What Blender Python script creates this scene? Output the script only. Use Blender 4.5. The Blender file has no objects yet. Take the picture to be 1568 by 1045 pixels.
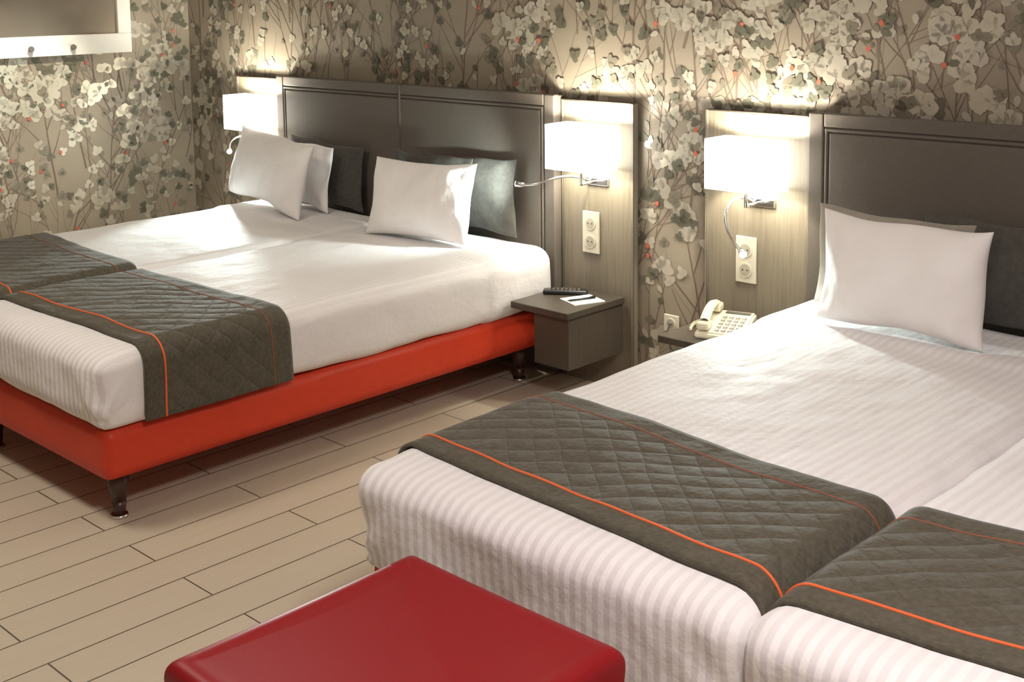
import bpy, bmesh, math, random
from mathutils import Vector, Matrix, noise
sc=bpy.context.scene
try:
    sc.view_settings.view_transform='Standard'
except Exception: pass

# ------------------------------------------------------------ materials
def new_mat(name,col,rough=.6,metal=0,spec=.5,coat=0,sheen=0):
    m=bpy.data.materials.new(name);m.use_nodes=True
    b=m.node_tree.nodes['Principled BSDF']
    b.inputs['Base Color'].default_value=(*col,1);b.inputs['Roughness'].default_value=rough
    b.inputs['Metallic'].default_value=metal;b.inputs['Specular IOR Level'].default_value=spec
    b.inputs['Coat Weight'].default_value=coat;b.inputs['Sheen Weight'].default_value=sheen
    return m
def N(m,t,**k):
    n=m.node_tree.nodes.new(t)
    for a,v in k.items(): setattr(n,a,v)
    return n
def L(m,a,b): m.node_tree.links.new(a,b)
def math_n(m,op,a,b=None,clamp=False):
    n=N(m,'ShaderNodeMath',operation=op,use_clamp=clamp)
    for i,v in enumerate((a,b)):
        if v is None: continue
        if isinstance(v,(int,float)): n.inputs[i].default_value=v
        else: L(m,v,n.inputs[i])
    return n.outputs[0]
def ocoord(m,scale=(1,1,1)):
    t=N(m,'ShaderNodeTexCoord');mp=N(m,'ShaderNodeMapping');mp.inputs['Scale'].default_value=scale
    L(m,t.outputs['Object'],mp.inputs['Vector']);return mp.outputs['Vector']
def noise_n(m,vec,scale,detail=4,rough=.55):
    n=N(m,'ShaderNodeTexNoise');n.inputs['Scale'].default_value=scale;n.inputs['Detail'].default_value=detail;n.inputs['Roughness'].default_value=rough
    L(m,vec,n.inputs['Vector']);return n.outputs['Fac']
def ramp(m,fac,stops):
    r=N(m,'ShaderNodeValToRGB');e=r.color_ramp.elements
    while len(e)<len(stops): e.new(.5)
    for i,(p,c) in enumerate(stops): e[i].position=p;e[i].color=(*c,1)
    L(m,fac,r.inputs['Fac']);return r.outputs['Color']
def bump(m,h,strength,dist=.01,prev=None):
    b=N(m,'ShaderNodeBump');b.inputs['Strength'].default_value=strength;b.inputs['Distance'].default_value=dist
    L(m,h,b.inputs['Height'])
    if prev is not None: L(m,prev,b.inputs['Normal'])
    return b.outputs['Normal']
def bsdf(m): return m.node_tree.nodes['Principled BSDF']
def fabric(name,c1,c2,nscale=40,bs=.3,rough=.85,dist=.003,sheen=.1):
    m=new_mat(name,c1,rough,sheen=sheen,spec=.25);v=ocoord(m)
    f=noise_n(m,v,nscale);L(m,ramp(m,f,[(.3,c1),(.7,c2)]),bsdf(m).inputs['Base Color'])
    L(m,bump(m,f,bs,dist),bsdf(m).inputs['Normal']);return m
def wood(name,c1,c2,rough=.45):
    m=new_mat(name,c1,rough);v=ocoord(m,(45,45,1.6));f=noise_n(m,v,2.2,6,.65)
    L(m,ramp(m,f,[(.3,c1),(.55,c2),(.75,c1)]),bsdf(m).inputs['Base Color'])
    L(m,bump(m,f,.12,.002),bsdf(m).inputs['Normal']);return m

# bed linen with satin stripes (grazing-light sheen painted in as stronger stripe colour on the foot-end faces)
def linen():
    m=new_mat('linen_stripe',(.8,.78,.76),.7,spec=.2,sheen=.1)
    t=N(m,'ShaderNodeTexCoord');s=N(m,'ShaderNodeSeparateXYZ');L(m,t.outputs['Object'],s.inputs[0])
    w=math_n(m,'SINE',math_n(m,'MULTIPLY',s.outputs['X'],2*math.pi/.027))
    w=math_n(m,'ADD',math_n(m,'MULTIPLY',w,1.6),.5,clamp=True)
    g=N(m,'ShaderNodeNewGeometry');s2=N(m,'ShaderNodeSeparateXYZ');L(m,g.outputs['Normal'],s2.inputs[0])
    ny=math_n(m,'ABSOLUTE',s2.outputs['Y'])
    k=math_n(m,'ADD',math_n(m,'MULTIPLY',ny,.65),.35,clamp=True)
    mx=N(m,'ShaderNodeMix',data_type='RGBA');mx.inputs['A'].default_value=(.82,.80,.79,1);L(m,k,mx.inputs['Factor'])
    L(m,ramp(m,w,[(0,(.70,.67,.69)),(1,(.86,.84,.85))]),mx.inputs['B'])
    L(m,mx.outputs['Result'],bsdf(m).inputs['Base Color'])
    f=noise_n(m,ocoord(m,(3.5,2.2,3)),2.6,5,.5)
    n1=bump(m,f,.4,.03)
    L(m,bump(m,w,.06,.002,n1),bsdf(m).inputs['Normal']);return m
M_linen=linen()
M_sheet=fabric('pillow_cotton',(.82,.79,.78),(.88,.86,.85),7,.35,.8,.02)
M_dark=fabric('dark_cushion_fabric',(.066,.062,.053),(.09,.085,.074),60,.3)
M_greige=fabric('greige_pillow',(.28,.25,.21),(.32,.29,.25),30,.3)
def runner_mat():
    m=new_mat('quilted_runner',(.075,.065,.045),.8,sheen=.15,spec=.25)
    u=N(m,'ShaderNodeUVMap');s=N(m,'ShaderNodeSeparateXYZ');L(m,u.outputs[0],s.inputs[0])
    S,T=s.outputs['X'],s.outputs['Y'];p=.088
    wob=noise_n(m,ocoord(m),5,2);wob=math_n(m,'MULTIPLY',math_n(m,'SUBTRACT',wob,.5),.03)
    def ln(x):
        return math_n(m,'ABSOLUTE',math_n(m,'SINE',math_n(m,'MULTIPLY',math_n(m,'ADD',x,wob),math.pi/p)))
    a=ln(math_n(m,'ADD',S,T));b=ln(math_n(m,'SUBTRACT',S,T))
    h=math_n(m,'POWER',math_n(m,'MULTIPLY',a,b),.35)
    k=math_n(m,'MULTIPLY',math_n(m,'GREATER_THAN',T,.075),math_n(m,'LESS_THAN',T,.455))
    h=math_n(m,'MULTIPLY',h,k)
    f=noise_n(m,ocoord(m),90,3);f2=noise_n(m,ocoord(m),9,4)
    c=ramp(m,f,[(.3,(.066,.058,.039)),(.7,(.102,.09,.064))])
    L(m,c,bsdf(m).inputs['Base Color'])
    n0=bump(m,f2,.6,.025);n1=bump(m,h,.5,.012,n0)
    L(m,bump(m,f,.15,.002,n1),bsdf(m).inputs['Normal']);return m
M_runner=runner_mat()
M_piping=new_mat('orange_piping',(.75,.13,.03),.6)
M_rust=new_mat('rust_thread',(.36,.08,.03),.7)
M_redbase=fabric('red_vinyl',(.56,.045,.018),(.6,.053,.022),25,.08,.42,.002,0)
M_leather=fabric('brown_leather',(.108,.092,.077),(.122,.105,.088),120,.18,.47,.001,0)
M_leatherD=new_mat('leather_piping',(.08,.067,.055),.4)
M_panel=wood('panel_wood',(.12,.1,.072),(.18,.152,.11))
M_edge=new_mat('panel_dark_edge',(.035,.028,.021),.45)
M_night=wood('nightstand_wood',(.04,.032,.023),(.062,.05,.037),.4)
M_chrome=new_mat('chrome',(.75,.75,.75),.18,1)
M_plate=new_mat('socket_plastic',(.55,.51,.41),.35)
M_socket=new_mat('socket_inner',(.34,.31,.25),.4)
M_black=new_mat('black_plastic',(.015,.015,.017),.35)
M_hole=new_mat('hole_black',(.01,.01,.01),.6)
M_phone=new_mat('phone_cream_plastic',(.72,.66,.5),.35)
M_btn=new_mat('button_grey',(.12,.11,.1),.4)
M_paper=new_mat('paper',(.85,.85,.8),.7)
M_stool=fabric('red_leather',(.24,.006,.010),(.26,.008,.012),180,.05,.42,.001,0)
M_leg=new_mat('leg_dark_wood',(.05,.02,.012),.35)
M_white=new_mat('white_painted_frame',(.78,.77,.72),.5)
M_mirror=new_mat('tinted_mirror_glass',(.55,.5,.43),.12,.8)
def emis(name,col,st):
    m=bpy.data.materials.new(name);m.use_nodes=True;b=m.node_tree.nodes['Principled BSDF']
    b.inputs['Base Color'].default_value=(.8,.8,.75,1);b.inputs['Emission Color'].default_value=(*col,1);b.inputs['Emission Strength'].default_value=st;return m
M_shade=emis('lit_lampshade',(1,.96,.85),10)
M_led=emis('led_lens',(.85,1,.95),40)
M_ceil=new_mat('ceiling_paint',(.7,.67,.62),.9)
M_plain=new_mat('wall_paint',(.5,.45,.38),.8)
# wallpaper
def paper_mat(name,c1,c2,rough,metal):
    m=new_mat(name,c1,rough,metal);f=noise_n(m,ocoord(m),3.5,5)
    L(m,ramp(m,f,[(.3,c1),(.7,c2)]),bsdf(m).inputs['Base Color']);return m
M_bg=paper_mat('wallpaper_ground',(.235,.2,.152),(.28,.24,.186),.45,.2)
M_foil=paper_mat('wallpaper_foil_flower',(.46,.43,.345),(.55,.515,.425),.34,.5)
M_pale=paper_mat('wallpaper_pale_flower',(.34,.305,.248),(.4,.365,.3),.5,.15)
M_olive=paper_mat('wallpaper_olive_leaf',(.105,.1,.072),(.138,.132,.097),.42,.35)
M_taupe=paper_mat('wallpaper_taupe_leaf',(.17,.15,.112),(.2,.178,.136),.45,.3)
M_twig=new_mat('wallpaper_twig',(.13,.093,.068),.55,.1)
M_berry=new_mat('wallpaper_berry',(.42,.09,.05),.5)
# floor planks
def floor_mat():
    m=new_mat('plank_tiles',(.5,.4,.28),.42)
    t=N(m,'ShaderNodeTexCoord');s=N(m,'ShaderNodeSeparateXYZ');L(m,t.outputs['Object'],s.inputs[0])
    c=N(m,'ShaderNodeCombineXYZ')
    L(m,math_n(m,'ADD',s.outputs['Y'],2.48+9),c.inputs[0]);L(m,math_n(m,'ADD',s.outputs['X'],-1.93+5.6),c.inputs[1])
    b=N(m,'ShaderNodeTexBrick');b.offset=.5;b.offset_frequency=2;b.squash=1
    L(m,c.outputs[0],b.inputs['Vector'])
    b.inputs['Color1'].default_value=(.56,.49,.375,1);b.inputs['Color2'].default_value=(.53,.463,.352,1);b.inputs['Mortar'].default_value=(.1,.077,.055,1)
    b.inputs['Scale'].default_value=1;b.inputs['Mortar Size'].default_value=.0024;b.inputs['Mortar Smooth'].default_value=.2
    b.inputs['Brick Width'].default_value=.9;b.inputs['Row Height'].default_value=.14;b.inputs['Bias'].default_value=0
    f=noise_n(m,ocoord(m,(30,1.5,1)),2,5,.6)
    mx=N(m,'ShaderNodeMix',data_type='RGBA',blend_type='MULTIPLY');mx.inputs['Factor'].default_value=.22
    L(m,b.outputs['Color'],mx.inputs['A']);L(m,ramp(m,f,[(.35,(.82,.8,.77)),(.65,(1,1,1))]),mx.inputs['B'])
    L(m,mx.outputs['Result'],bsdf(m).inputs['Base Color'])
    inv=math_n(m,'SUBTRACT',1,b.outputs['Fac'])
    L(m,bump(m,inv,.6,.002),bsdf(m).inputs['Normal']);return m
M_floor=floor_mat()

# ------------------------------------------------------------ mesh helpers
def link(o,parent=None):
    sc.collection.objects.link(o)
    if parent is not None: o.parent=parent
    return o
def empty(name):
    e=bpy.data.objects.new(name,None);e.empty_display_size=.1;return link(e)
def mk(name,verts,faces,mats,parent=None,smooth=False,fm=None):
    me=bpy.data.meshes.new(name);me.from_pydata([tuple(v) for v in verts],[],faces)
    for m in (mats if isinstance(mats,(list,tuple)) else [mats]): me.materials.append(m)
    if fm: me.polygons.foreach_set('material_index',fm)
    if smooth: me.polygons.foreach_set('use_smooth',[True]*len(me.polygons))
    me.update();return link(bpy.data.objects.new(name,me),parent)
def from_bm(name,bm,mats,parent=None,smooth=False):
    bmesh.ops.recalc_face_normals(bm,faces=bm.faces)
    me=bpy.data.meshes.new(name);bm.to_mesh(me);bm.free()
    for m in (mats if isinstance(mats,(list,tuple)) else [mats]): me.materials.append(m)
    if smooth:
        me.polygons.foreach_set('use_smooth',[True]*len(me.polygons))
    return link(bpy.data.objects.new(name,me),parent)
def bm_box(bm,x0,x1,y0,y1,z0,z1,mi=0,bev=0,seg=2,rot=None,piv=None):
    r=bmesh.ops.create_cube(bm,size=1);vs=r['verts']
    bmesh.ops.scale(bm,vec=(x1-x0,y1-y0,z1-z0),verts=vs)
    bmesh.ops.translate(bm,vec=((x0+x1)/2,(y0+y1)/2,(z0+z1)/2),verts=vs)
    fs=set(f for v in vs for f in v.link_faces)
    if bev:
        es=list(set(e for v in vs for e in v.link_edges))
        rr=bmesh.ops.bevel(bm,geom=es,offset=bev,segments=seg,affect='EDGES',profile=.5)
        fs=set(rr['faces'])|set(f for f in fs if f.is_valid)
        vs=list(set(v for f in fs for v in f.verts))
    for f in fs:
        if f.is_valid: f.material_index=mi
    if rot is not None:
        bmesh.ops.rotate(bm,cent=piv,matrix=rot,verts=[v for v in vs if v.is_valid])
    return vs
def bm_cyl(bm,p0,p1,r0,r1,seg=24,mi=0):
    p0=Vector(p0);p1=Vector(p1);d=p1-p0
    q=Vector((0,0,1)).rotation_difference(d.normalized()).to_matrix().to_4x4()
    mt=Matrix.Translation((p0+p1)/2)@q
    r=bmesh.ops.create_cone(bm,cap_ends=True,segments=seg,radius1=r0,radius2=r1,depth=d.length,matrix=mt)
    for f in set(f for v in r['verts'] for f in v.link_faces):
        f.material_index=mi
        if len(f.verts)==4: f.smooth=True
def box(name,x0,x1,y0,y1,z0,z1,mat,parent=None,bev=0,seg=2):
    bm=bmesh.new();bm_box(bm,x0,x1,y0,y1,z0,z1,0,bev,seg);return from_bm(name,bm,mat,parent)
def tube(name,pts,r,mat,parent=None,smooth=True,cyc=False):
    cu=bpy.data.curves.new(name,'CURVE');cu.dimensions='3D';cu.bevel_depth=r;cu.bevel_resolution=3;cu.use_fill_caps=True
    s=cu.splines.new('NURBS' if smooth else 'POLY');s.points.add(len(pts)-1)
    for i,p in enumerate(pts): s.points[i].co=(*p,1)
    if smooth: s.use_endpoint_u=True;s.order_u=4
    s.use_cyclic_u=cyc
    cu.materials.append(mat);return link(bpy.data.objects.new(name,cu),parent)
def soft_box(name,x0,x1,y0,y1,z0,z1,r,step,mat,parent,disp=None):
    dims=[(x0,x1),(y0,y1),(z0,z1)];n=[max(2,round((b-a)/step)) for a,b in dims]
    idx={};V=[];F=[]
    def vert(i,j,k):
        if (i,j,k) in idx: return idx[(i,j,k)]
        p=Vector([dims[a][0]+(dims[a][1]-dims[a][0])*(i,j,k)[a]/n[a] for a in range(3)])
        q=Vector([min(max(p[a],dims[a][0]+r),dims[a][1]-r) for a in range(3)])
        d=p-q
        nr=d.normalized()
        p=q+nr*r
        if disp: p=disp(p,nr)
        idx[(i,j,k)]=len(V);V.append(p);return idx[(i,j,k)]
    for a in range(3):
        b,c=(a+1)%3,(a+2)%3
        for s in (0,n[a]):
            for i in range(n[b]):
                for j in range(n[c]):
                    q=[]
                    for di,dj in ((0,0),(1,0),(1,1),(0,1)):
                        t=[0,0,0];t[a]=s;t[b]=i+di;t[c]=j+dj;q.append(vert(*t))
                    F.append(q if s else q[::-1])
    return mk(name,V,F,mat,parent,True)

# ------------------------------------------------------------ room
XL=-.8736;XR=6.3;YF=-4.7;ZC=2.55
floor=box('floor',XL-.1,XR+.1,YF-.1,.1,-.1,0,M_floor)
box('ceiling',XL-.1,XR+.1,YF-.1,.1,ZC,ZC+.1,M_ceil)
box('wall_right',XR,XR+.1,YF-.1,.1,0,ZC,M_plain)
box('wall_front',XL-.1,XR,YF-.1,YF,0,ZC,M_plain)

class Print:
    def __init__(s,org,U,Nn,seed): s.V=[];s.F=[];s.M=[];s.o=Vector(org);s.U=Vector(U);s.N=Vector(Nn);s.R=random.Random(seed);s.k=0
    def pt(s,u,z,off): s.V.append(s.o+s.U*u+Vector((0,0,z))+s.N*off);return len(s.V)-1
    def poly(s,pts,off,mi):
        s.F.append([s.pt(u,z,off) for u,z in pts]);s.M.append(mi)
    def ribbon(s,pts,w0,w1,mi,off):
        pr=None;n=len(pts)
        for i,(u,z) in enumerate(pts):
            a=pts[max(0,i-1)];b=pts[min(n-1,i+1)];d=math.hypot(b[0]-a[0],b[1]-a[1]) or 1
            nx,nz=-(b[1]-a[1])/d,(b[0]-a[0])/d;w=w0+(w1-w0)*i/(n-1)
            c=(s.pt(u+nx*w,z+nz*w,off),s.pt(u-nx*w,z-nz*w,off))
            if pr: s.F.append([pr[0],pr[1],c[1],c[0]]);s.M.append(mi)
            pr=c
    def petal(s,u,z,l,wd,ang,mi):
        s.k+=1;off=.0009+.0000003*s.k;pts=[];R=s.R;ph=R.random()*6;m=11
        for sg in (1,-1):
            rng=range(m+1) if sg==1 else range(m-1,0,-1)
            for i in rng:
                t=i/m;w=wd*(math.sin(math.pi*min(1,t**1.35*.98+.02))**.62)*(1+.1*math.sin(t*19+ph*sg))
                pts.append((t*l*(1+.03*math.sin(ph+sg*t*9)),sg*w))
        c,sn=math.cos(ang),math.sin(ang);s.poly([(u+a*c-b*sn,z+a*sn+b*c) for a,b in pts],off,mi)
    def flower(s,u,z,r,ang,kind,mi):
        R=s.R
        if kind==0:
            n=R.choice((4,5,5,6));bu=u-.25*r*math.cos(ang);bz=z-.25*r*math.sin(ang)
            for i in range(n):
                a=ang+(i-(n-1)/2)*R.uniform(.62,.85)+R.uniform(-.12,.12)
                s.petal(bu,bz,r*R.uniform(1.0,1.35),r*R.uniform(.4,.54),a,mi)
        else:
            bu=u-.6*r*math.cos(ang);bz=z-.6*r*math.sin(ang)
            for da,ll in ((-.85,1.0),(-.1,1.4),(.75,1.05)):
                s.petal(bu,bz,r*ll*R.uniform(.9,1.1),r*R.uniform(.34,.44),ang+da+R.uniform(-.1,.1),mi)
    def branch(s,u,z,ang,length,w,depth,big,dens):
        R=s.R;n=max(4,int(length/.035));pts=[(u,z)];a=ang;cur=R.uniform(-.035,.035)
        for i in range(n):
            a+=cur+R.uniform(-.07,.07);a=a*.97+math.pi/2*.03
            u+=length/n*math.cos(a);z+=length/n*math.sin(a);pts.append((u,z))
            if depth>0 and i>=2 and R.random()<(.31 if depth>1 else .23):
                sd=R.choice((-1,1))
                s.branch(u,z,a+sd*R.uniform(.35,.7),length*R.uniform(.35,.6),w*.65,depth-1,big,dens)
            elif R.random()<.06:
                s.petal(u,z,R.uniform(.028,.045),.011,a+R.choice((-1,1))*R.uniform(.5,1.1),R.choice((2,3,4,4)))
            if R.random()<.012:
                s.k+=1;s.poly([(u+.0085*math.cos(t*.785),z+.010*math.sin(t*.785)) for t in range(8)],.0036+.0000003*s.k,6)
        s.ribbon(pts,w,w*.4,5,.0005+R.random()*.0003)
        r=R.uniform(.026,.037)*(1.35 if big else 1)
        if R.random()<dens(u,z):
            k=0 if (big and R.random()<.85) else 1
            s.flower(u+.6*r*math.cos(a),z+.6*r*math.sin(a),r,a,k,(R.choice((1,1,2)) if k==0 else R.choice((1,1,2,3,3,4))))
            if R.random()<.3:
                a2=a+R.choice((-1,1))*1.3;r2=r*.8;s.flower(u+1.2*r*math.cos(a2),z+1.2*r*math.sin(a2),r2,a2,k,R.choice((1,2,4)) if k==0 else R.choice((1,3,4)))
    def fill(s,u0,u1,z1,bigf,dens,darkf):
        R=s.R;z=-.35
        row=0
        while z<z1-.3:
            u=u0-.1+row*.06
            while u<u1+.1:
                s.branch(u+R.uniform(-.04,.04),z+R.uniform(-.15,.15),math.pi/2+R.uniform(-.3,.3),R.uniform(.5,.8),R.choice((.0026,.0035,.0055)),2,R.random()<bigf(u,z),dens)
                u+=.155
            z+=.44;row+=1
        z=.05
        while z<z1:
            u=u0
            while u<u1:
                if noise.noise(Vector((u*1.7,z*1.9,0)))+darkf(u,z)>0:
                    s.flower(u+R.uniform(-.05,.05),z+R.uniform(-.05,.05),R.uniform(.024,.034),math.pi/2+R.uniform(-1,1),1,R.choice((1,3,3,3,4)))
                u+=.11
            z+=.11
    def clip(s,u0,u1,z0,z1):
        o=s.o
        V=[];F=[];Mi=[]
        for f,mi in zip(s.F,s.M):
            ok=True
            for i in f:
                d=s.V[i]-o;u=d.dot(s.U)
                if u<u0+.002 or u>u1-.002 or d.z<z0 or d.z>z1: ok=False;break
            if ok:
                F.append([len(V)+i for i in range(len(f))]);V+= [s.V[i] for i in f];Mi.append(mi)
        s.V,s.F,s.M=V,F,Mi
def wall(name,bx,pr,u0,u1,bigf,dens,darkf):
    pr.fill(u0,u1,ZC,bigf,dens,darkf);pr.clip(u0,u1,.01,ZC-.01)
    x0,x1,y0,y1=bx;b=len(pr.V)
    pr.V+=[Vector(p) for p in ((x0,y0,0),(x1,y0,0),(x1,y1,0),(x0,y1,0),(x0,y0,ZC),(x1,y0,ZC),(x1,y1,ZC),(x0,y1,ZC))]
    for f in ((0,3,2,1),(4,5,6,7),(0,1,5,4),(1,2,6,5),(2,3,7,6),(3,0,4,7)): pr.F.append([b+i for i in f]);pr.M.append(0)
    return mk(name,pr.V,pr.F,[M_bg,M_foil,M_pale,M_olive,M_taupe,M_twig,M_berry],None,False,pr.M)
wall('wall_back',(XL-.1,XR,0,.1),Print((0,0,0),(1,0,0),(0,-1,0),5),XL,5.6,
     lambda u,z:.85 if u>2.9 else .15, lambda u,z:.9 if (u>1.5 or u<.1) else .4, lambda u,z:.08 if 1.4<u<2.9 else -.25)
wall('wall_left',(XL-.1,XL,YF,0),Print((XL,0,0),(0,-1,0),(1,0,0),11),0,2.6,
     lambda u,z:.95 if (u>.4 and z>.3) else .1, lambda u,z:.95, lambda u,z:.2 if u<.42 else -.3)

# ------------------------------------------------------------ headboards
HB=1.126;YB=-.007
def headboard(name,x0):
    e=empty(name);x1=x0+1.81
    bm=bmesh.new();bm_box(bm,x0+.001,x1-.001,-.064,YB,.02,HB-.004,0,.006,2)
    xm=(x0+x1)/2
    bm_box(bm,x0,x0+.055,-.071,-.04,.03,HB,0,.006,3);bm_box(bm,x1-.055,x1,-.071,-.04,.03,HB,0,.006,3)
    bm_box(bm,x0+.0555,xm-.002,-.071,-.04,HB-.045,HB,0,.005,3);bm_box(bm,xm+.002,x1-.0555,-.071,-.04,HB-.045,HB,0,.005,3)
    bm_box(bm,x0+.075,xm-.0025,-.071,-.04,.05,HB-.063,0,.006,3);bm_box(bm,xm+.0025,x1-.075,-.071,-.04,.05,HB-.063,0,.006,3)
    o=from_bm('upholstery',bm,M_leather,e)
    k=0
    for xx in (x0+.0655,x1-.0655):
        k+=1;tube('piping_%d'%k,[(xx,-.066,.05),(xx,-.066,HB-.05)],.006,M_leather,e,False)
    tube('piping_3',[(x0+.06,-.066,HB-.054),(xm-.005,-.066,HB-.054)],.006,M_leather,e,False)
    tube('piping_4',[(xm+.005,-.066,HB-.054),(x1-.06,-.066,HB-.054)],.006,M_leather,e,False)
    tube('centre_seam',[(xm,-.068,.05),(xm,-.068,HB-.005)],.006,M_leatherD,e,False)
    return e
headboard('headboard',0);headboard('headboard',2.913)

# ------------------------------------------------------------ bedside panels
def panel(x0,x1):
    bm=bmesh.new()
    bm_box(bm,x0+.012,x1-.014,-.03,YB,.0,1.103,0)
    bm_box(bm,x0,x0+.011,-.036,YB,.0,1.108,1,.002,1)
    bm_box(bm,x1-.013,x1,-.036,YB,.0,1.108,1,.002,1)
    bm_box(bm,x0+.012,x1-.014,-.034,YB,1.1035,1.108,1)
    return from_bm('bedside_wood_panel',bm,[M_panel,M_edge])
panel(-.39,-.006);panel(1.816,2.17);panel(2.487,2.905)

# ------------------------------------------------------------ lamps
def lamp(xc,arm,aim,power,ang=85,blend=.5):
    e=empty('bedside_lamp');w,d=.125,.07;yc=-.13;z0,z1=.857,1.026
    ring=[];rr=.012
    for cx,cy,a0 in ((w-rr,d-rr,0),(-w+rr,d-rr,90),(-w+rr,-d+rr,180),(w-rr,-d+rr,270)):
        for i in range(5):
            a=math.radians(a0+90*i/4);ring.append((xc+cx+rr*math.cos(a),yc+cy+rr*math.sin(a)))
    n=len(ring);V=[(x,y,z0) for x,y in ring]+[(x,y,z1) for x,y in ring]
    F=[[i,(i+1)%n,n+(i+1)%n,n+i] for i in range(n)]
    o=mk('shade',V,F,M_shade,e);s=o.modifiers.new('s','SOLIDIFY');s.thickness=.002
    bm=bmesh.new()
    bm_box(bm,xc-.055,xc+.055,-.042,-.0305,.785,.815,0,.003,2)
    bm_cyl(bm,(xc,-.04,.80),(xc,-.13,.80),.006,.006,16);bm_cyl(bm,(xc,-.13,.795),(xc,-.13,.91),.006,.006,16)
    bm_cyl(bm,(xc,-.13,.905),(xc,-.13,.935),.017,.017,20)
    bm_box(bm,xc-w+.003,xc+w-.003,-.132,-.128,.925,.93,0)
    from_bm('bracket',bm,M_chrome,e)
    tube('gooseneck',arm,.0048,M_chrome,e)
    h=Vector(arm[-1]);a=Vector(aim);dr=(a-h).normalized()
    bm=bmesh.new();bm_cyl(bm,h-dr*.012,h+dr*.02,.008,.014,20);bm_cyl(bm,h+dr*.0205,h+dr*.022,.012,.012,20,1)
    from_bm('reading_head',bm,[M_chrome,M_led],e)
    l=bpy.data.lights.new('bulb','POINT');l.energy=23;l.color=(1,.93,.78);l.shadow_soft_size=.025
    lo=link(bpy.data.objects.new('bulb',l),e);lo.location=(xc,yc-.02,.975)
    s=bpy.data.lights.new('led','SPOT');s.energy=power;s.color=(.86,1,.96);s.spot_size=math.radians(ang);s.spot_blend=blend;s.shadow_soft_size=.012
    so=link(bpy.data.objects.new('led',s),e);so.location=h+dr*.03;so.rotation_euler=dr.to_track_quat('-Z','Y').to_euler()
lamp(-.155,[(-.15,-.04,.8),(-.16,-.1,.82),(-.22,-.15,.83),(-.25,-.19,.79),(-.23,-.2,.755)],(.27,-.58,.53),85,62,.6)
lamp(1.995,[(1.96,-.04,.8),(1.95,-.1,.825),(1.9,-.17,.83),(1.85,-.22,.79),(1.78,-.23,.79)],(-.87,-.85,.95),26,130,.9)
lamp(2.717,[(2.69,-.04,.8),(2.69,-.11,.83),(2.69,-.19,.83),(2.69,-.23,.75),(2.73,-.22,.69),(2.746,-.2,.66)],(3.05,-.45,.53),28,85)

# ------------------------------------------------------------ sockets
def socket(xc,zc,y,n=2,s=1):
    hh=.041*n*s;hw=.041*s;bm=bmesh.new()
    bm_box(bm,xc-hw,xc+hw,y-.009,y,zc-hh,zc+hh,0,.003,2)
    for i in range(n):
        z=zc+(i-(n-1)/2)*.071*s
        bm_cyl(bm,(xc,y-.009,z),(xc,y-.0125,z),.027*s,.026*s,28,0);bm_cyl(bm,(xc,y-.0126,z),(xc,y-.013,z),.021*s,.021*s,28,1)
        for dx in (-.0095,.0095): bm_cyl(bm,(xc+dx*s,y-.0131,z),(xc+dx*s,y-.0135,z),.003*s,.003*s,10,2)
    from_bm('power_socket',bm,[M_plate,M_socket,M_hole])
socket(1.965,.598,-.031);socket(2.661,.592,-.031);socket(2.327,.2975,-.006,1,.8)

# ------------------------------------------------------------ nightstands
def nightstand(x0,x1):
    bm=bmesh.new()
    bm_box(bm,x0,x1,-.37,-.038,.345,.37,0,.002,1)
    bm_box(bm,x0+.10,x1-.012,-.35,-.038,.15,.3445,0,.002,1)
    return from_bm('nightstand',bm,M_night)
nightstand(1.848,2.13);nightstand(2.53,2.86)

# remote
bm=bmesh.new();rt=Matrix.Rotation(math.radians(35),3,'Z');pv=(1.93,-.15,.38)
bm_box(bm,1.93-.085,1.93+.085,-.172,-.128,.3705,.388,0,.006,3,rt,pv)
for i in range(8):
    for j in range(3):
        x=1.93-.065+i*.016;y=-.162+j*.012;bm_box(bm,x,x+.009,y-.003,y+.005,.388,.3895,1,0,1,rt,pv)
from_bm('remote_control',bm,[M_black,M_btn])
bm=bmesh.new();rt=Matrix.Rotation(math.radians(-20),3,'Z');pv=(2.045,-.19,.37)
bm_box(bm,1.985,2.1,-.25,-.12,.3705,.3735,0,0,1,rt,pv);from_bm('notepad',bm,M_paper)
bm=bmesh.new();bm_cyl(bm,(2.03,-.24,.3785),(2.07,-.14,.3785),.0038,.0038,12,0);bm_cyl(bm,(2.03,-.24,.3785),(2.0255,-.251,.3785),.0038,.001,12,0);bm_box(bm,2.062,2.066,-.165,-.135,.382,.384)
from_bm('pen',bm,M_black)

# telephone
bm=bmesh.new();px,py,pz=2.69,-.2,.371
V=[(-.085,-.1,0),(.085,-.1,0),(.085,.1,0),(-.085,.1,0),(-.08,-.095,.02),(.08,-.095,.02),(.08,.095,.055),(-.08,.095,.055)]
vs=[bm.verts.new(v) for v in V]
for f in ((0,3,2,1),(4,5,6,7),(0,1,5,4),(1,2,6,5),(2,3,7,6),(3,0,4,7)): bm.faces.new([vs[i] for i in f])
bmesh.ops.bevel(bm,geom=list(bm.edges),offset=.006,segments=3,affect='EDGES')
def kp(x,y): return (x,y,.02+.035*(y+.095)/.19)
for i in range(4):
    for j in range(5):
        x,y,z=kp(-.012+i*.022,-.07+j*.026);bm_box(bm,x-.007,x+.007,y-.008,y+.008,z-.002,z+.005,1,.0015,1)
x,y,z=kp(.02,.075);bm_box(bm,x-.04,x+.045,y-.01,y+.01,z-.001,z+.003,1)
for yy,zz in ((-.068,.045),(.072,.075)): bm_box(bm,-.078,-.034,yy-.026,yy+.026,zz-.02,zz+.008,0,.009,3)
pr=None
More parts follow.
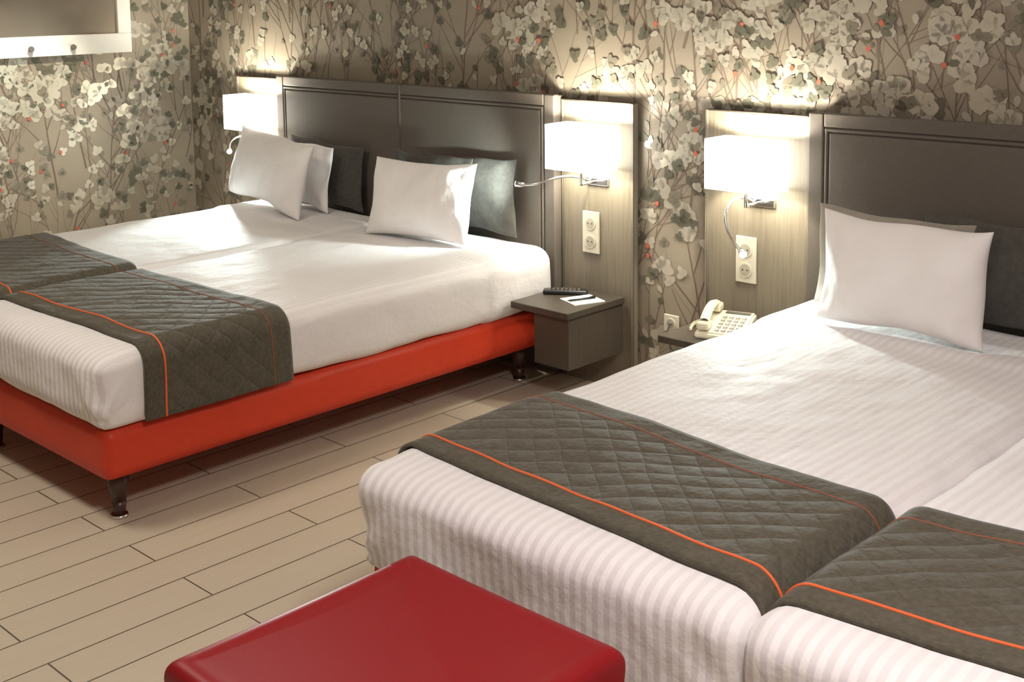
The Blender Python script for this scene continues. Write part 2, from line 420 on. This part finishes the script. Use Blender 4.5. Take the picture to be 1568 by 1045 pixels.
for k in range(9):
    t=k/8;yy=-.07+.145*t;zz=.052+.03*t+.018*math.sin(math.pi*t)
    cur=[bm.verts.new((-.056+.017*math.cos(a*math.pi/4),yy,zz+.011*math.sin(a*math.pi/4))) for a in range(8)]
    if pr:
        for a in range(8): bm.faces.new([pr[a],pr[(a+1)%8],cur[(a+1)%8],cur[a]])
    pr=cur
bmesh.ops.rotate(bm,cent=(0,0,0),matrix=Matrix.Rotation(math.radians(18),3,'Z'),verts=bm.verts)
bmesh.ops.translate(bm,vec=(px,py,pz),verts=bm.verts)
tel=empty('telephone')
from_bm('phone_body',bm,[M_phone,M_btn],tel)
cord=[]
for i in range(150):
    t=i/149;c=Vector((2.60-.04*math.sin(t*3.1),-.28+.2*t,.382));a=t*120
    cord.append((c.x+.005*math.cos(a),c.y,c.z+.005*math.sin(a)))
tube('coiled_cord',cord,.0016,M_phone,tel,False)
tube('power_cable',[(2.327,-.02,.2975),(2.33,-.06,.27),(2.4,-.08,.15),(2.5,-.05,.2),(2.515,-.045,.33)],.003,M_hole,tel)

# ------------------------------------------------------------ beds
def wr(p,s,seed): return noise.noise(Vector((p.x*s+seed,p.y*s,p.z*s)))
def bed(xo,widths,zlow,drop,ov,ry):
    e=empty('bed');W=sum(widths);yf,yr=-2.017,-.09
    soft_box('base',xo+.0,xo+W,yf,yr,.142,.291,.014,.028,M_redbase,e)
    k=0
    for lx in (xo+.07,xo+W/2,xo+W-.07):
        for ly in (yf+.07,-.2):
            k+=1;bm=bmesh.new()
            bm_cyl(bm,(lx,ly,.008),(lx,ly,.05),.018,.022,20,0);bm_cyl(bm,(lx,ly,.05),(lx,ly,.143),.022,.036,20,0);bm_cyl(bm,(lx,ly,0),(lx,ly,.009),.027,.025,20,1)
            from_bm('leg_%d'%k,bm,[M_leg,M_chrome],e)
    x=xo
    for mi,w in enumerate(widths):
        first=mi==0;last=mi==len(widths)-1
        a=x-(drop if first else ov);b=x+w+(drop if last else ov);r=.06;z1=.5255
        sd=mi*7.3+xo*3
        def disp(p,nr,a=a,b=b,sd=sd):
            q=p.copy()
            q+=nr*(.007*wr(p,2.3,sd)+.004*wr(p,6,sd+4)+.0015*wr(p,14,sd+5))
            low=max(0,(.46-p.z)/.18)
            if abs(nr.y)>.5: q.y+= .010*wr(Vector((p.x*2.6,0,p.z*.6)),2.5,sd+1)*low + .01*low*(1 if drop>.03 else -.6)*(-1 if nr.y<0 else 0)
            if abs(nr.x)>.5: q.x+= nr.x*(.012*wr(Vector((0,p.y*1.6,p.z*.8)),2.4,sd+2)*low)
            if p.z<zlow+.05: q.z+=.016*wr(Vector((p.x,p.y,0)),3,sd+9)
            f=(p.y+.47)/.03;f=max(0,min(1,f));q+=nr*(.007*f)
            ft=max(0,(-1.88-p.y)/.17);q.z-=.018*ft*ft*max(0,nr.z)
            cd=math.hypot(min(abs(p.x-a),abs(p.x-b)),p.y+2.05)
            if cd<.14: q+=nr*.008*(1-cd/.14)*math.sin(math.atan2(p.z-.3,cd+.02)*9+sd)
            return q
        soft_box('mattress_%d'%(mi+1),a,b,yf-.03,yr-.0,zlow,z1,r,.02,M_linen,e,disp)
        off=.013;R=r+off;prof=[]
        zl=zlow+.012 if first else z1-.075
        zr=zlow+.012 if last else z1-.075
        # the runners meet in the crease between the mattresses
        ra=a if first else x-.006
        rb=b if last else x+w+.006
        cxl,cxr,cz=ra+r,rb-r,z1-r
        def arcpts(cx,s,rx):
            return [(cx+s*rx*math.cos(t),cz+R*math.sin(t)) for t in [math.radians(90*i/10) for i in range(11)]]
        left=arcpts(cxl,-1,R if first else r+.001)
        if first: left=[(cxl-R,zl+(cz-zl)*i/12) for i in range(12)]+left
        right=arcpts(cxr,1,R if last else r+.001)[::-1]
        if last: right=right+[(cxr+R,cz+(zr-cz)*i/12) for i in range(1,13)]
        nt=60;top=[(cxl+(cxr-cxl)*i/nt,z1+off) for i in range(1,nt)]
        path=left+top+right
        (f0,f1),(r0,r1)=ry[mi]
        nty=36;V=[];F=[];UV=[];s=0;lens=[0]
        for i in range(1,len(path)): s+=math.hypot(path[i][0]-path[i-1][0],path[i][1]-path[i-1][1]);lens.append(s)
        def pp(i,t):
            X,Z=path[i];q=(X-ra)/(rb-ra);y0=f0+(f1-f0)*q;y1=r0+(r1-r0)*q;y=y0+(y1-y0)*t
            j0=path[max(0,i-1)];j1=path[min(len(path)-1,i+1)];nx,nz=-(j1[1]-j0[1]),(j1[0]-j0[0]);l=math.hypot(nx,nz) or 1;nx/=l;nz/=l
            P0=Vector((X,y,Z))
            h=.007*wr(P0,2.3,sd)+.004*wr(P0,6,sd+4)+.004*wr(P0*3,1.5,sd+3)+.0025*wr(P0,11,sd+8)
            ex=.004*math.sin(math.pi*min(1,max(0,t)))
            ft=max(0,(-1.88-y)/.17)
            yy=y+.010*wr(Vector((X*2,t*.3,Z*2)),1.7,sd+6)
            inner=(not first and q<.1) or (not last and q>.9)
            if inner: nx*=.2
            return Vector((X+nx*(h+ex),yy,Z+nz*(h+ex)-.018*ft*ft*max(0,nz)))
        for i in range(len(path)):
            for j in range(nty+1): V.append(pp(i,j/nty));UV.append((lens[i],.535*j/nty))
        for i in range(len(path)-1):
            for j in range(nty): F.append([i*(nty+1)+j,(i+1)*(nty+1)+j,(i+1)*(nty+1)+j+1,i*(nty+1)+j+1])
        o=mk('runner_%d'%(mi+1),V,F,M_runner,e,True)
        uv=o.data.uv_layers.new(name='UVMap')
        for l in o.data.loops: uv.data[l.index].uv=UV[l.vertex_index]
        o.data.uv_layers.active=uv
        so=o.modifiers.new('s','SOLIDIFY');so.thickness=.009;so.offset=-1
        for nm,t,rad,mt in (('front_piping',.125,.0032,M_piping),('rear_piping',.86,.0014,M_rust)):
            tube('%s_%d'%(nm,mi+1),[pp(i,t) for i in range(len(path))],rad,mt,e,False)
        x+=w
    return e
bed(0,[.9,.9],.292,.022,.006,[((-1.91,-1.925),(-1.31,-1.375)),((-1.92,-1.90),(-1.395,-1.375))])
bed(2.975,[.96,.97],.265,.03,.003,[((-1.895,-1.965),(-1.405,-1.485)),((-1.955,-1.87),(-1.47,-1.33))])

# ------------------------------------------------------------ pillows
def pillow(name,c,w,h,th,tilt,yaw,roll,mat,seed):
    n=40;V=[];F=[]
    for side in (1,-1):
        for i in range(n+1):
            for j in range(n+1):
                u=-1+2*i/n;v=-1+2*j/n
                u=math.sin(u*math.pi/2);v=math.sin(v*math.pi/2)
                x=w/2*u*(1-.07*(1-v*v));y=h/2*v*(1-.09*(1-u*u))
                t=th/2*max(0,(1-u**2)*(1-v**2))**.42*(1-.12*v)
                z=side*t
                nn=noise.noise(Vector((x*6+seed,y*6,side)))*.018+noise.noise(Vector((x*17+seed,y*11,side+4)))*.007
                cr=math.sin((abs(u)-abs(v))*9+seed)*.004*(abs(u)*abs(v))
                f=min(1,t/(th*.25))
                z+=side*(nn+cr)*f
                y+=.016*noise.noise(Vector((x*5,seed,0)));x+=.010*noise.noise(Vector((seed,y*7,0)))
                V.append((x,y,z))
    m=(n+1)**2
    for i in range(n):
        for j in range(n):
            a=i*(n+1)+j;q=[a,a+n+1,a+n+2,a+1];F.append(q);F.append([m+k for k in q[::-1]])
    B=Matrix(((1,0,0),(0,0,-1),(0,1,0)))
    Rm=Matrix.Rotation(yaw,3,'Z')@Matrix.Rotation(-tilt,3,'X')@B@Matrix.Rotation(roll,3,'Z')
    V=[Rm@Vector(v) for v in V];c=Vector(c)
    zm=min(v.z for v in V);V=[Vector((v.x+c.x,v.y+c.y,v.z-zm+c.z)) for v in V]
    bm=bmesh.new();vv=[bm.verts.new(v) for v in V]
    for f in F: bm.faces.new([vv[k] for k in f])
    bmesh.ops.remove_doubles(bm,verts=bm.verts,dist=.0008)
    return from_bm(name,bm,mat,None,True)
rd=math.radians
zt=.534
# left bed, left half
pillow('pillow',(.28,-.325,zt),.72,.335,.15,rd(14),rd(-9),rd(-3),M_sheet,1.3)
pillow('pillow',(.345,-.2,zt),.5,.3,.06,rd(7),rd(-4),rd(-2),M_sheet,5.1)
pillow('cushion',(.43,-.115,zt),.55,.3,.06,rd(2),0,rd(-2),M_dark,8.1)
# left bed, right half
pillow('pillow',(1.32,-.335,zt),.53,.325,.15,rd(16),rd(7),rd(1),M_sheet,9.7)
pillow('pillow',(1.23,-.2,zt),.46,.325,.05,rd(8),rd(2),0,M_dark,12.2)
pillow('cushion',(1.39,-.125,zt),.54,.315,.07,rd(3),rd(0),rd(2),M_dark,15.5)
# right bed
pillow('pillow',(3.385,-.36,zt),.5,.33,.15,rd(9),rd(3),rd(0),M_sheet,21.3)
pillow('pillow',(3.28,-.215,zt),.5,.315,.06,rd(6),rd(0),rd(0),M_greige,27.7)
pillow('cushion',(3.62,-.125,zt),.58,.32,.07,rd(2),0,rd(-1),M_dark,33.1)

# ------------------------------------------------------------ red stool
e=empty('stool')
def seat():
    x0,x1,y0,y1,z=3.25,3.785,-2.70,-2.14,.455;n=56;V=[];F=[];r=.022;dr=.075
    def prof(t,lo,hi):
        Lh=(hi-lo)/2;c=(hi+lo)/2;s=abs(t)*(Lh-r+r*math.pi/2+dr-r);sg=1 if t>=0 else -1
        if s<=Lh-r: return c+sg*s,0,Lh-r-s
        s-=Lh-r
        if s<=r*math.pi/2: a=s/r;return c+sg*(Lh-r+r*math.sin(a)),r*(1-math.cos(a)),0
        return c+sg*Lh,r+(s-r*math.pi/2),0
    for i in range(n+1):
        for j in range(n+1):
            u=-1+2*i/n;v=-1+2*j/n
            x,dx,ex=prof(u,x0,x1);y,dy,ey=prof(v,y0,y1)
            d=math.sqrt(dx*dx+dy*dy);d=min(d,dr)
            k=(abs(u)*abs(v))**6;cx,cy=(x0+x1)/2,(y0+y1)/2
            x=cx+(x-cx)*(1-.04*k);y=cy+(y-cy)*(1-.04*k)
            sag=-.012*(1-u*u)*(1-v*v)
            em=min(ex,ey);rim=.003*math.exp(-((em-.004)/.006)**2) if em>0 else 0
            V.append((x,y,z-d+sag+rim))
    for i in range(n):
        for j in range(n): a=i*(n+1)+j;F.append([a,a+n+1,a+n+2,a+1])
    o=mk('seat_shell',V,F,M_stool,e,True);s=o.modifiers.new('s','SOLIDIFY');s.thickness=.010;s.offset=-1
    s=o.modifiers.new('b','SUBSURF');s.levels=1;s.render_levels=1
seat()
k=0
for lx,ly in ((3.31,-2.64),(3.73,-2.64),(3.31,-2.2),(3.73,-2.2)):
    k+=1;bm=bmesh.new();bm_cyl(bm,(lx,ly,.0),(lx,ly,.42),.014,.018,20,0);from_bm('leg_%d'%k,bm,M_chrome,e)
bm=bmesh.new();bm_box(bm,3.30,3.74,-2.65,-2.19,.395,.42,0,.004,1);from_bm('seat_frame',bm,M_stool,e)

# ------------------------------------------------------------ mirror with hooks on left wall
e=empty('framed_mirror');x=XL+.006
bm=bmesh.new();ya,yb=-1.6,-.365;za,zb=1.235,2.15;fw=.1
for a in ((ya,yb,za,za+fw),(ya,yb,zb-fw,zb),(ya,ya+fw*.75,za+fw,zb-fw),(yb-fw*.75,yb,za+fw,zb-fw)): bm_box(bm,x,x+.03,a[0],a[1],a[2],a[3],0,.003,2)
from_bm('frame',bm,M_white,e)
box('glass',x,x+.012,ya+fw*.7,yb-fw*.7,za+fw*.9,zb-fw*.9,M_mirror,e)
bm=bmesh.new()
for yy in (-1.14,-.92,-.699,):
    bm_cyl(bm,(x+.03,yy,1.275),(x+.045,yy,1.275),.006,.008,16);bm_cyl(bm,(x+.045,yy,1.275),(x+.055,yy,1.275),.015,.013,20)
from_bm('hooks',bm,M_btn,e)

# ------------------------------------------------------------ lights
def area(name,loc,size,en,col,rot=(0,0,0)):
    l=bpy.data.lights.new(name,'AREA');l.shape='DISK';l.size=size;l.energy=en;l.color=col
    o=link(bpy.data.objects.new(name,l));o.location=loc;o.rotation_euler=rot;return o
area('ceiling_light',(4.7,-2.6,ZC-.03),.5,54,(1,.9,.89))
area('ceiling_light',(1.4,-2.6,ZC-.03),.5,26,(1,.9,.78))
l=bpy.data.lights.new('left_wall_glare_fill','SPOT');l.energy=290;l.color=(1,.94,.76);l.spot_size=math.radians(28);l.spot_blend=1;l.shadow_soft_size=.05  # added spot with no fixture, brightens the glare on the left wall
o=link(bpy.data.objects.new('left_wall_glare_fill',l));o.location=(.35,-1.05,ZC-.04);o.rotation_euler=(Vector((XL,-.92,.92))-o.location).to_track_quat('-Z','Y').to_euler()
w=bpy.data.worlds.new('w');sc.world=w;w.use_nodes=True;w.node_tree.nodes['Background'].inputs[0].default_value=(1,.93,.87,1);w.node_tree.nodes['Background'].inputs[1].default_value=.1

# ------------------------------------------------------------ camera
f,cx,cy=1914.0771,728.5109,204.8066;Wd,Hd=1568.0,1045.333
cd=bpy.data.cameras.new('camera');co=bpy.data.objects.new('camera',cd);link(co)
co.location=(5.0095,-3.7046,1.5577);co.rotation_euler=(1.4515,.0154,.7832)
cd.sensor_width=36;cd.sensor_fit='HORIZONTAL';cd.lens=f/Wd*36;cd.shift_x=(Wd/2-cx)/Wd;cd.shift_y=(cy-Hd/2)/Wd;cd.clip_start=.05
sc.camera=co
